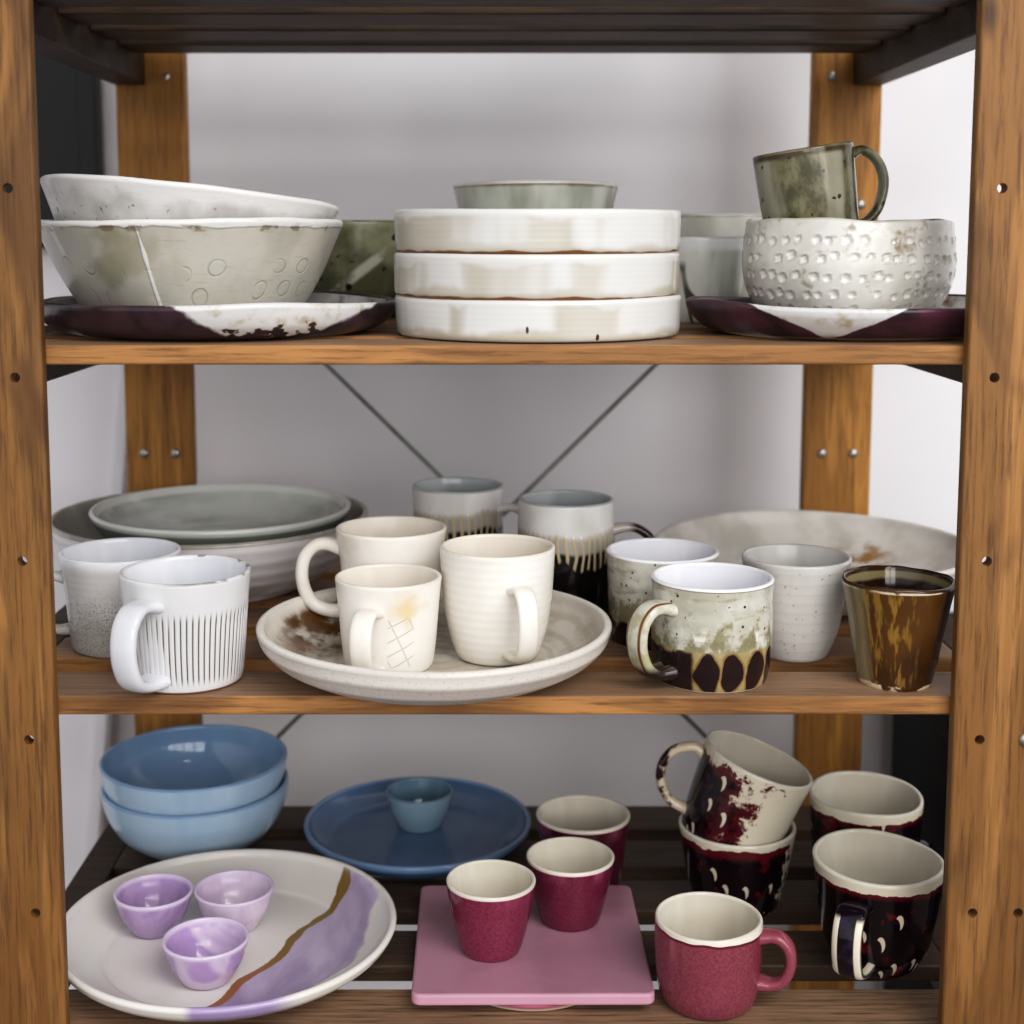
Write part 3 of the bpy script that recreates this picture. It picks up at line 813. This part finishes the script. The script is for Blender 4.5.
# pale tumbler and brown tumbler
TW = plain_glaze('oatmeal_glaze', (206, 203, 199), (192, 188, 182), .2, (150, 146, 140), .0078, .2, seed=5, bump=.035)
o = link('tumbler', vessel_mesh('tumbler', [(.0215, 0), (.0262, .003), (.0335, .022), (.0372, .045), (.0395, .062), (.0420, .0772)], .0036, .006),
         [TW, plain_glaze('oatmeal_inside', (196, 194, 190), (178, 176, 172), .2, seed=2)])
o.location = (.2285, .1155, M); tag(o, 'handleless pale grey ringed tumbler behind the brown tumbler', 'cup')
g = G('brown_tumbler_glaze', .12, .5)
n = g.noise(230, 3, (1, 1, .03), (2, 0, 0))
c = g.mix((86, 56, 24), (56, 34, 14), g.step(g.noise(16, 2), .4, .65))
c = g.mix(c, (150, 116, 52), g.mul(g.mul(g.step(n, .52, .64), g.step(g.ang(), .5, -.4)), .75))
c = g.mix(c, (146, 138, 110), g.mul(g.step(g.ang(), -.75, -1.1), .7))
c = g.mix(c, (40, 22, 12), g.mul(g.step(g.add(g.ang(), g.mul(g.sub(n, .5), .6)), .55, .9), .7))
c = g.mix(c, (206, 190, 160), g.mul(g.step(g.add(g.z, g.mul(g.sub(g.noise(110, 3), .5), .008)), .0040, .0028), g.step(g.noise(90, 2, off=(2, 0, 0)), .42, .5)))
c = g.mix(c, (206, 194, 170), g.mul(g.step(g.z, .0738, .0745), g.mul(g.step(g.z, .0762, .0754), g.step(g.noise(60, 2, off=(8, 0, 0)), .42, .52))))
g.color(c)
gi = G('brown_tumbler_in', .1, .5)
c = gi.mix((44, 24, 14), (138, 126, 92), gi.step(gi.add(gi.z, gi.mul(gi.sub(gi.noise(30, 2), .5), .006)), .0675, .0705))
c = gi.mix(c, (60, 38, 20), gi.step(gi.z, .0735, .0750)); gi.color(c)
o = link('tumbler', vessel_mesh('tumbler', [(.0245, 0), (.0268, .003), (.0318, .03), (.0368, .058), (.0405, .0758)], .0034, .006,
                                disp=simple_disp(6, .0004, .0006, .075, (3, 4, 11))), [g.m, gi.m])
o.location = (.2882, .0475, M); tag(o, 'glossy brown tumbler with gold streaks beside the right post', 'cup')
# wide pale platter, right rear
g = G('stone_platter_in', .4, .4); n = g.noise(22, 4)
c = g.mix((208, 204, 198), (188, 184, 176), g.step(n, .4, .65))
d = g.add(g.mul(g.sub(g.x, .055), g.sub(g.x, .055)), g.mul(g.mul(g.sub(g.y, .07), g.sub(g.y, .07)), .8))
c = g.mix(c, (150, 112, 62), g.mul(g.step(g.sub(d, g.mul(g.sub(g.noise(40, 5), .5), .004)), .0016, .0002), g.step(g.noise(48, 5, off=(3, 0, 0)), .40, .58)))
g.color(c); SPI = g.m
o = link('platter', vessel_mesh('platter', [(.088, 0), (.100, .004), (.121, .014), (.139, .029), (.147, .0425)], .006, .008, 160, disp=simple_disp(12, .0012, .001, .04)),
         [plain_glaze('stone_platter_out', (214, 210, 206), (196, 192, 186), .35, ringper=.013), SPI])
o.location = (.2880, .316, M); tag(o, 'wide shallow stone grey platter with brown stain at the right rear', 'platter')

# ------------------------------------------------------------------ bottom shelf
BLUE = plain_glaze('blue_glaze', (178, 200, 217), (166, 190, 211), .12, rim=None, bump=.1)
g = G('blue_inside', .08, .5); g.color(g.mix((138, 167, 196), (124, 154, 187), g.noise(20, 2))); BLUE_IN = g.m
bb = [(.0435, 0), (.056, .004), (.0745, .020), (.0845, .040), (.0880, .0590)]
me = vessel_mesh('bowl', bb, .0042, .007, 160)
for i, (dz, lab, xo) in enumerate(((0, 'lower blue bowl of the nested blue pair at left', 0), (.0246, 'upper blue bowl of the nested blue pair at left, empty inside', -.001))):
    o = link('bowl', me if i == 0 else me.copy(), [BLUE, BLUE_IN] if i == 0 else [], None); o.location = (-.2905+xo, .342, B+dz)
    tag(o, lab, 'bowl', 'nested blue bowls')
g = G('deep_blue_plate', .1, .5); g.color(g.mix((98, 122, 154), (88, 112, 145), g.step(g.noise(16, 2), .4, .7))); DB = g.m
g = G('deep_blue_out', .14, .5); c = g.mix((80, 110, 150), (66, 94, 132), g.noise(20, 2)); g.color(g.mix(c, (120, 150, 184), g.step(g.z, .017, .021))); DBO = g.m
o = link('plate', vessel_mesh('plate', [(.070, 0), (.086, .0035), (.1000, .0105), (.1068, .0175), (.1083, .0215)], .0050, .0065, 160, rim_mat=0), [DBO, DB])
o.location = (-.0782, .338, B); tag(o, 'deep blue round plate with a small blue cup on it', 'plate')
g = G('pale_blue_cup', .1, .5); c = g.mix((144, 168, 180), (126, 154, 170), g.noise(26, 3)); g.color(g.mix(c, (142, 166, 178), g.step(g.z, .0325, .0350))); PBC = g.m
g = G('pale_blue_in', .08, .5); g.color(g.mix((112, 138, 154), (92, 122, 142), g.noise(24, 2))); PBI = g.m
o = link('cup', vessel_mesh('cup', [(.0185, 0), (.0215, .003), (.0275, .016), (.0310, .028), (.0327, .0350)], .003, .005), [PBC, PBI])
o.location = (-.0776, .3630, B+.0066); tag(o, 'small grey blue cup standing on the deep blue plate', 'cup')

# large white plate with purple wash and gold seam
g = G('purple_gold_plate', .14, .5)
cv = g.n.new('ShaderNodeFloatCurve'); cm = cv.mapping.curves[0]
def curve_node(pts, lo, hi):
    n = g.n.new('ShaderNodeFloatCurve'); cu = n.mapping.curves[0]
    pts = sorted(pts)
    P = [((y+.15)/.30, (x-lo)/(hi-lo)) for y, x in pts]
    cu.points[0].location = (0, P[0][1]); cu.points[1].location = (1, P[-1][1])
    for p in P: cu.points.new(*p)
    n.mapping.update(); g.put(n.inputs['Value'], g.math('DIVIDE', g.add(g.y, .15), .30))
    return g.add(lo, g.mul(n.outputs[0], hi-lo))
g.n.remove(cv)
seam = curve_node([(-.0995, -.003), (-.0868, .0096), (-.0755, .0151), (-.0536, .0212), (-.0278, .0405), (-.0073, .0494), (.0208, .0538), (.0415, .0661), (.0739, .0812), (.1061, .0893), (.128, .087)], -.02, .10)
edge = curve_node([(-.13, .02), (-.0793, .0669), (-.0426, .097), (-.0193, .1082), (.0218, .1128), (.0659, .1127), (.1135, .1081), (.13, .10)], 0, .13)
wig = g.mul(g.sub(g.noise(34, 3), .5), .010)
dx = g.add(g.sub(g.x, seam), wig)
dr = g.add(g.sub(edge, g.x), g.mul(g.sub(g.noise(22, 3, (1, 1, 1), (4, 0, 0)), .5), .03))
brush = g.noise(18, 4, (1, .35, 1), (2, 0, 0), dist=.6)
base = g.mix((226, 222, 217), (218, 213, 207), g.noise(12, 2))
pur = g.mix((160, 142, 174), (190, 176, 199), g.step(brush, .38, .66))
pm = g.mul(g.step(dx, -.0005, .0012), g.step(dr, -.001, .004))
c = g.mix(base, pur, pm)
gw = g.add(.0012, g.mul(g.noise(26, 1, off=(9, 0, 0)), .0055))
gold = g.step(g.sub(g.math('ABSOLUTE', g.add(dx, .0015)), gw), .0006, -.0006)
gold = g.mul(gold, g.step(g.y, .118, .105))
c = g.mix(c, g.mix((150, 98, 50), (134, 108, 58), g.step(g.y, -.05, .0)), gold)
c = g.mix(c, (224, 220, 216), g.step(g.rad(), .1285, .1325)); g.color(c)
g.rough(g.add(.14, g.mul(gold, .12))); GPI = g.m
g = G('white_plate_out', .16, .5); c = g.mix((230, 226, 220), (222, 217, 209), g.noise(14, 2))
c = g.mix(c, (168, 150, 188), g.mul(g.mul(g.step(g.x, -.01, .0), g.step(g.x, .075, .05)), g.mul(g.step(g.y, 0, -.05), g.step(g.z, .008, .013)))); g.color(c); GPO = g.m
o = link('plate', vessel_mesh('plate', [(.080, 0), (.100, .004), (.1195, .0125), (.1310, .0205), (.1352, .0270)], .0055, .0078, 192, rim_mat=0), [GPO, GPI])
o.location = (-.2205, .1215, B); tag(o, 'large white plate with purple brushwork and a gold seam', 'plate')
def m_purple(name, c1, c2, seed, z=.0335):
    g = G(name, .12, .5); c = g.mix(c1, c2, g.step(g.noise(24, 3, off=(seed, 0, 0), dist=.8), .42, .6))
    c = g.mix(c, (208, 192, 216), g.step(g.z, z-.004, z-.0005)); g.color(c); return g.m
def m_purple_in(name, c1, c2, seed):
    g = G(name, .08, .5); g.color(g.mix(c1, c2, g.step(g.add(g.z, g.mul(g.sub(g.noise(30, 2), .5), .01)), .008, .026)))
    g.bump(g.rings(.004, .0005, seed), .15, .001); return g.m
pc = [(.0160, 0), (.0195, .003), (.0265, .015), (.0302, .026), (.0322, .0328)]
pme = vessel_mesh('cup', pc, .0028, .005)
for i, (loc, c1, c2, i1, i2, lab) in enumerate((
        ((-.2868, .1500, B+.0079), (178, 154, 190), (160, 134, 178), (116, 86, 150), (146, 118, 174), 'deepest purple cup, at the left of the three on the white plate'),
        ((-.2215, .1560, B+.0079), (212, 197, 213), (198, 180, 203), (152, 128, 164), (184, 162, 192), 'palest lilac cup, rear right of the three on the white plate'),
        ((-.2282, .0708, B+.0079), (204, 187, 211), (172, 146, 188), (144, 116, 162), (180, 156, 190), 'mottled lilac cup, nearest the front of the white plate'))):
    me = pme if i == 0 else pme.copy()
    me.materials.clear()
    o = link('cup', me, [m_purple('purple_glaze_%s' % 'abc'[i], c1, c2, i), m_purple_in('purple_in_%s' % 'abc'[i], i1, i2, i)])
    o.location = loc; s_ = (1.0, 1.02, 1.03)[i]; o.scale = (s_, s_, 1)
    tag(o, lab, 'cup', 'small purple cups on the white plate')

# pink slab plate on its round foot
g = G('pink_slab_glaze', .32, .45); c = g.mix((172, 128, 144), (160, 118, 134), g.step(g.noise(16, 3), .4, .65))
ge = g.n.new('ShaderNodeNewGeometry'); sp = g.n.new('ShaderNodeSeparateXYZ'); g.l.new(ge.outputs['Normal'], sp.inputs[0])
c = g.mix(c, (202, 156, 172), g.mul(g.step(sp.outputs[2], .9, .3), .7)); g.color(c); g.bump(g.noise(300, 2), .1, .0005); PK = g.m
r_ = empty('slab_plate', (.0222, .1210, B), 'square pink slab plate carrying two crimson cups', 'plate')
r_.rotation_euler = (0, 0, math.radians(.3))
bm = bmesh.new(); box_bm(bm, -.091, .091, -.0905, .0905, .0085, .0180)
vert_edges = [e for e in bm.edges if abs(e.verts[0].co.z-e.verts[1].co.z) > .005]
bmesh.ops.bevel(bm, geom=vert_edges, offset=.007, segments=6, profile=.5, affect='EDGES')
bmesh.ops.bevel(bm, geom=[e for e in bm.edges if abs(e.verts[0].co.z-e.verts[1].co.z) < 1e-5 and len(e.link_faces) == 2 and abs(e.link_faces[0].normal.z-e.link_faces[1].normal.z) > .5], offset=.0022, segments=3, profile=.5, affect='EDGES')
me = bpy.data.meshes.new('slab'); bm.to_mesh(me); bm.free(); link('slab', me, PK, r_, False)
g = G('cream_foot', .5, .4); g.color(g.mix((222, 208, 186), (196, 124, 148), g.step(g.z, .0035, .0050))); 
bm = bmesh.new(); bmesh.ops.create_cone(bm, cap_ends=True, segments=96, radius1=.064, radius2=.072, depth=.0088, matrix=Matrix.Translation((0, -.0195, .0044)))
bmesh.ops.bevel(bm, geom=[e for e in bm.edges if len(e.link_faces) == 2 and e.calc_face_angle() > .8], offset=.0015, segments=2, affect='EDGES')
me = bpy.data.meshes.new('foot'); bm.to_mesh(me); bm.free(); fo = link('foot', me, g.m, r_, False); fo['label'] = 'cream round foot'
SL = B+.0180
CREAM_IN = plain_glaze('cream_cup_inside', (220, 214, 200), (206, 199, 184), .14, rim=None)
def m_crimson(name, seed, z, c1=(148, 44, 84), c2=(122, 30, 66)):
    g = G(name, .14, .5); n = g.noise(520, 2, off=(seed, 0, 0))
    c = g.mix(c1, c2, g.step(n, .22, .80))
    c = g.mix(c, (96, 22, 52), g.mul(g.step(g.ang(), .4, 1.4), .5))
    c = g.mix(c, (170, 92, 122), g.mul(g.step(g.z, z*.75, z*.98), g.mul(g.step(g.streaks(30, .1, (seed, 0, 0)), .5, .7), .6)))
    c = g.mix(c, (228, 206, 198), g.step(g.z, z-.0016, z-.0006)); g.color(c); return g.m
cF = [(.0205, 0), (.0236, .003), (.0290, .022), (.0330, .042), (.0352, .0572)]
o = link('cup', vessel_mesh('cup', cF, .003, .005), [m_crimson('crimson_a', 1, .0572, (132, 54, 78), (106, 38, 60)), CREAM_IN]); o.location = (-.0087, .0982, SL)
tag(o, 'crimson cream-lined cup, nearer the front left on the pink slab', 'cup', 'crimson cups on the pink slab')
cG = [(.0215, 0), (.0246, .003), (.0298, .022), (.0340, .042), (.0361, .0542)]
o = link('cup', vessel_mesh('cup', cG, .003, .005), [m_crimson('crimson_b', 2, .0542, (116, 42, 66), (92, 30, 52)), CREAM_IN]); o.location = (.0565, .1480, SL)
tag(o, 'crimson cream-lined cup, further back right on the pink slab', 'cup', 'crimson cups on the pink slab')
cH = [(.0290, 0), (.0325, .003), (.0368, .025), (.0398, .050), (.0420, .0650)]
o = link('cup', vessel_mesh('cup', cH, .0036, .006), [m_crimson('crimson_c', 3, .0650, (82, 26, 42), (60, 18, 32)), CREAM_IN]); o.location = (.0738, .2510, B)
tag(o, 'dark crimson cream-lined cup on the wood behind the pink slab', 'cup')

# rose mug
g = G('rose_mug_glaze', .16, .5)
c = g.mix((140, 72, 84), (114, 52, 66), g.step(g.noise(520, 2), .22, .80))
c = g.mix(c, (176, 116, 120), g.mul(g.step(g.streaks(34, .10, (4, 0, 0)), .50, .68), g.mul(g.step(g.z, .02, .06), .75)))
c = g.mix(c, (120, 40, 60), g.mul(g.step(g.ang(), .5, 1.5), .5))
wl = g.add(g.z, g.mul(g.sub(g.noise(38, 1, (1, 1, .01)), .5), .006))
c = g.mix(c, (92, 26, 44), g.mul(g.step(wl, .0600, .0612), .9))
c = g.mix(c, (230, 222, 206), g.step(wl, .0622, .0630)); g.color(c); ROSE = g.m
pm_ = [(.0300, 0), (.0345, .003), (.0385, .014), (.0402, .035), (.0408, .052), (.0405, .0655)]
r_ = empty('mug', (.1563, .0560, B), 'rose pink mug with cream lining at the front beside the slab', 'mug')
link('body', vessel_mesh('body', pm_, .0034, .006, disp=simple_disp(9, .0005, .0009, .065, (2, 3))), [ROSE, CREAM_IN], r_)
g = G('rose_handle', .15, .5); g.color(g.mix((150, 80, 92), (124, 60, 74), g.noise(400, 2)))
handle(r_, g.m, 72, hpath(pm_, .0570, .0205, .0210), .0150, .0085, (1.2, 1.2))

# splashed mugs and cups
def m_splash(name, seed, mode, H, rimw=.004):
    g = G(name, .12, .5)
    n = g.noise(46, 6, off=(seed, 0, 0), rough=.72); n2 = g.noise(90, 4, off=(seed, 5, 0))
    cream = g.mix((222, 214, 194), (206, 198, 178), g.noise(16, 2))
    # crescent marks of bare cream in the dark glaze
    uv = g.vec(g.mul(g.ang(), .046), 0.0, g.z)
    v = g.vor(74, (1.0, 1, .50), (seed*.3, 0, 0), uv, .55)
    v2 = g.vor(74, (1.0, 1, .50), (seed*.3+.0032, 0, .0022), uv, .55)
    cres = g.mul(g.step(v, .30, .24), g.step(v2, .27, .33))
    cres = g.mul(cres, g.step(g.noise(30, 1, off=(seed, 8, 1)), .30, .40))
    def two(v, a, b): return g.step(v, a, b)
    if mode == 'half':      # cream to the right, dark to the left and along the base
        t = g.add(g.mul(g.ang(), .55), g.mul(g.sub(n, .5), 1.8))
        lowb = g.mul(g.step(g.add(g.z, g.mul(g.sub(n, .5), .06)), .022, .010), 1.0)
        m = g.mx(g.step(t, .10, -.50), lowb)
        m = g.mul(m, g.step(g.add(g.z, g.mul(g.sub(n, .5), .05)), H-.002, H-.012))
    elif mode == 'most':
        m = g.step(g.add(g.z, g.mul(g.sub(n, .5), .014)), H-.0035, H-.0060)
        m = g.mul(m, g.mx(g.step(g.add(g.ang(), g.mul(g.sub(n, .5), 2.4)), .95, .75), g.mul(g.step(n2, .47, .53), g.step(g.z, .045, .03))))
    else:
        m = g.step(g.add(g.z, g.mul(g.sub(n, .5), .010)), H-rimw-.004, H-rimw-.0055)
    m = g.mul(m, g.inv(cres))
    core = g.mul(g.mul(m, m), g.step(g.noise(44, 3, off=(seed, 2, 0)), .68, .58))
    depth = g.step(g.add(g.z, g.mul(g.sub(n, .5), .012)), H-.008, H-.014)
    dark = g.mix((92, 20, 28), (20, 9, 15), g.mul(core, depth))
    c = g.mix(cream, dark, g.step(m, .06, .30))
    g.color(c); g.bump(m, .3, .001); g.bump(g.noise(26, 2, off=(seed, 1, 1)), .3, .003); return g.m
sl = [(.0330, 0), (.0365, .003), (.0425, .025), (.0475, .05), (.0505, .0695)]
o = link('cup', vessel_mesh('cup', sl, .0038, .006), [m_splash('splash_a', 2, 'most', .0695), CREAM_IN]); o.location = (.2055, .2180, B)
tag(o, 'dark maroon splashed cup holding the tilted cup', 'cup', 'maroon splashed pots at the right')
tl = math.radians(20)
up = [(.0345, 0), (.0395, .004), (.0440, .025), (.0462, .055), (.0485, .0800)]
rim = Vector((.2222, .2165, ZC-.4475)); base = rim-Vector((math.sin(tl), 0, math.cos(tl)))*.080
r_ = empty('mug', base, 'cream mug half splashed maroon, tilted in the mouth of a cup', 'mug', 'maroon splashed pots at the right', (math.radians(3), tl, 0))
SPL = m_splash('splash_b', 5, 'half', .080)
link('body', vessel_mesh('body', up, .0038, .006), [SPL, CREAM_IN], r_)
g = G('splash_handle', .12, .5); g.color(g.mix((212, 198, 174), (48, 14, 20), g.step(g.add(g.noise(60, 4), g.mul(g.x, 6.0)), .92, 1.02)))
handle(r_, g.m, -97, [(.0440, .0665), (.0560, .0690), (.0700, .0590), (.0745, .0430), (.0690, .0270), (.0560, .0160), (.0400, .0150)], .0110, .0085, (1.35, 1.3), power=2.1)

rb = [(.0310, 0), (.0360, .004), (.0425, .03), (.0460, .06), (.0480, .0955)]
DKM = m_splash('splash_c', 7, 'dark', .0955, .003)
r_ = empty('mug', (.3170, .2200, B), 'dark maroon cream-rimmed mug behind at the right, mostly hidden', 'mug', 'maroon splashed pots at the right')
link('body', vessel_mesh('body', rb, .0040, .006, disp=simple_disp(14, .0006, .0022, .092, (1, 2, 3))), [DKM, CREAM_IN], r_)
HK = G('black_purple_handle', .1, .5); HK.color(HK.mix((22, 12, 24), (44, 34, 58), HK.step(HK.noise(50, 4), .5, .7)))
handle(r_, HK.m, 38, hpath(rb, .068, .020, .026), .016, .008)
rf = [(.0255, 0), (.0320, .003), (.0410, .020), (.0460, .045), (.0485, .065), (.0512, .0855)]
DKF = m_splash('splash_d', 9, 'dark', .0855, .003)
r_ = empty('mug', (.3000, .1140, B), 'dark maroon mug with striped handle facing forward, front right', 'mug', 'maroon splashed pots at the right')
link('body', vessel_mesh('body', rf, .0040, .006, disp=simple_disp(17, .0006, .0020, .082, (1, 2, 3))), [DKF, CREAM_IN], r_)
g = G('striped_handle', .1, .5)
st = g.step(g.math('ABSOLUTE', g.sub(g.math('ABSOLUTE', g.y), .0088)), .0030, .0020)
st = g.mul(st, g.step(g.z, .0665, .0625))
g.color(g.mix(g.mix((22, 11, 24), (48, 36, 64), g.step(g.noise(60, 4), .52, .7)), (226, 216, 196), st)); g.bump(st, .5, .002)
handle(r_, g.m, -33, hpath(rf, .0660, .0150, .0250), .0235, .0075, (1.0, 1.0))

# ------------------------------------------------------------------ light
def area(name, loc, rot, sx, sy, power, col=(1, 1, 1)):
    l = bpy.data.lights.new(name, 'AREA'); l.shape = 'RECTANGLE'; l.size = sx; l.size_y = sy; l.energy = power; l.color = col
    o = bpy.data.objects.new(name, l); COL.objects.link(o); o.location = loc; o.rotation_euler = rot
    return o
for i in range(4):
    for j in range(2):
        area('window_light', (-.05+i*1.08, -3.4, 1.60+j*.70), (math.pi/2, 0, 0), .92, .60, 9.2, (1.0, .985, .97))
for i in range(3):          # skylight panes high on the right
    area('skylight_light', (.7+i*.75, -2.0, 3.1), (math.radians(42), 0, math.radians(22)), .6, 1.1, 19, (1.0, .985, .97))
w = bpy.data.worlds.new('room'); sc.world = w; w.use_nodes = True
# the bright studio room in front of the shelf: soft light from the -Y half, dimmer behind and overhead
wn, wl = w.node_tree.nodes, w.node_tree.links
bgn = wn['Background']; bgn.inputs[0].default_value = (.96, .97, 1.0, 1)
wt = wn.new('ShaderNodeTexCoord'); ws = wn.new('ShaderNodeSeparateXYZ'); wl.new(wt.outputs['Generated'], ws.inputs[0])
wr = wn.new('ShaderNodeMapRange'); wr.interpolation_type = 'SMOOTHSTEP'
wl.new(ws.outputs[1], wr.inputs['Value'])
wr.inputs['From Min'].default_value = -.9; wr.inputs['From Max'].default_value = .1
wr.inputs['To Min'].default_value = .98; wr.inputs['To Max'].default_value = .30
wl.new(wr.outputs['Result'], bgn.inputs[1])

# ------------------------------------------------------------------ camera
cam = bpy.data.cameras.new('camera'); co = bpy.data.objects.new('camera', cam); COL.objects.link(co)
cam.sensor_width = 36; cam.lens = 1430/1024*36
cam.shift_x = (512-488)/1024; cam.shift_y = -(512-402.67)/1024
co.location = (-.0111, -.9743, ZC); co.rotation_euler = (math.radians(90-6.657), 0, 0)
cam.clip_start = .05
cam.dof.use_dof = True; cam.dof.focus_distance = 1.06; cam.dof.aperture_fstop = 5.0
sc.camera = co
sc.view_settings.view_transform = 'Standard'; sc.view_settings.look = 'None'; sc.view_settings.exposure = 0.0

vs = sc.view_settings; vs.use_curve_mapping = True
cu = vs.curve_mapping.curves[3]
for p in ((.05, .036), (.20, .185), (.55, .60)): cu.points.new(*p)
vs.curve_mapping.update()
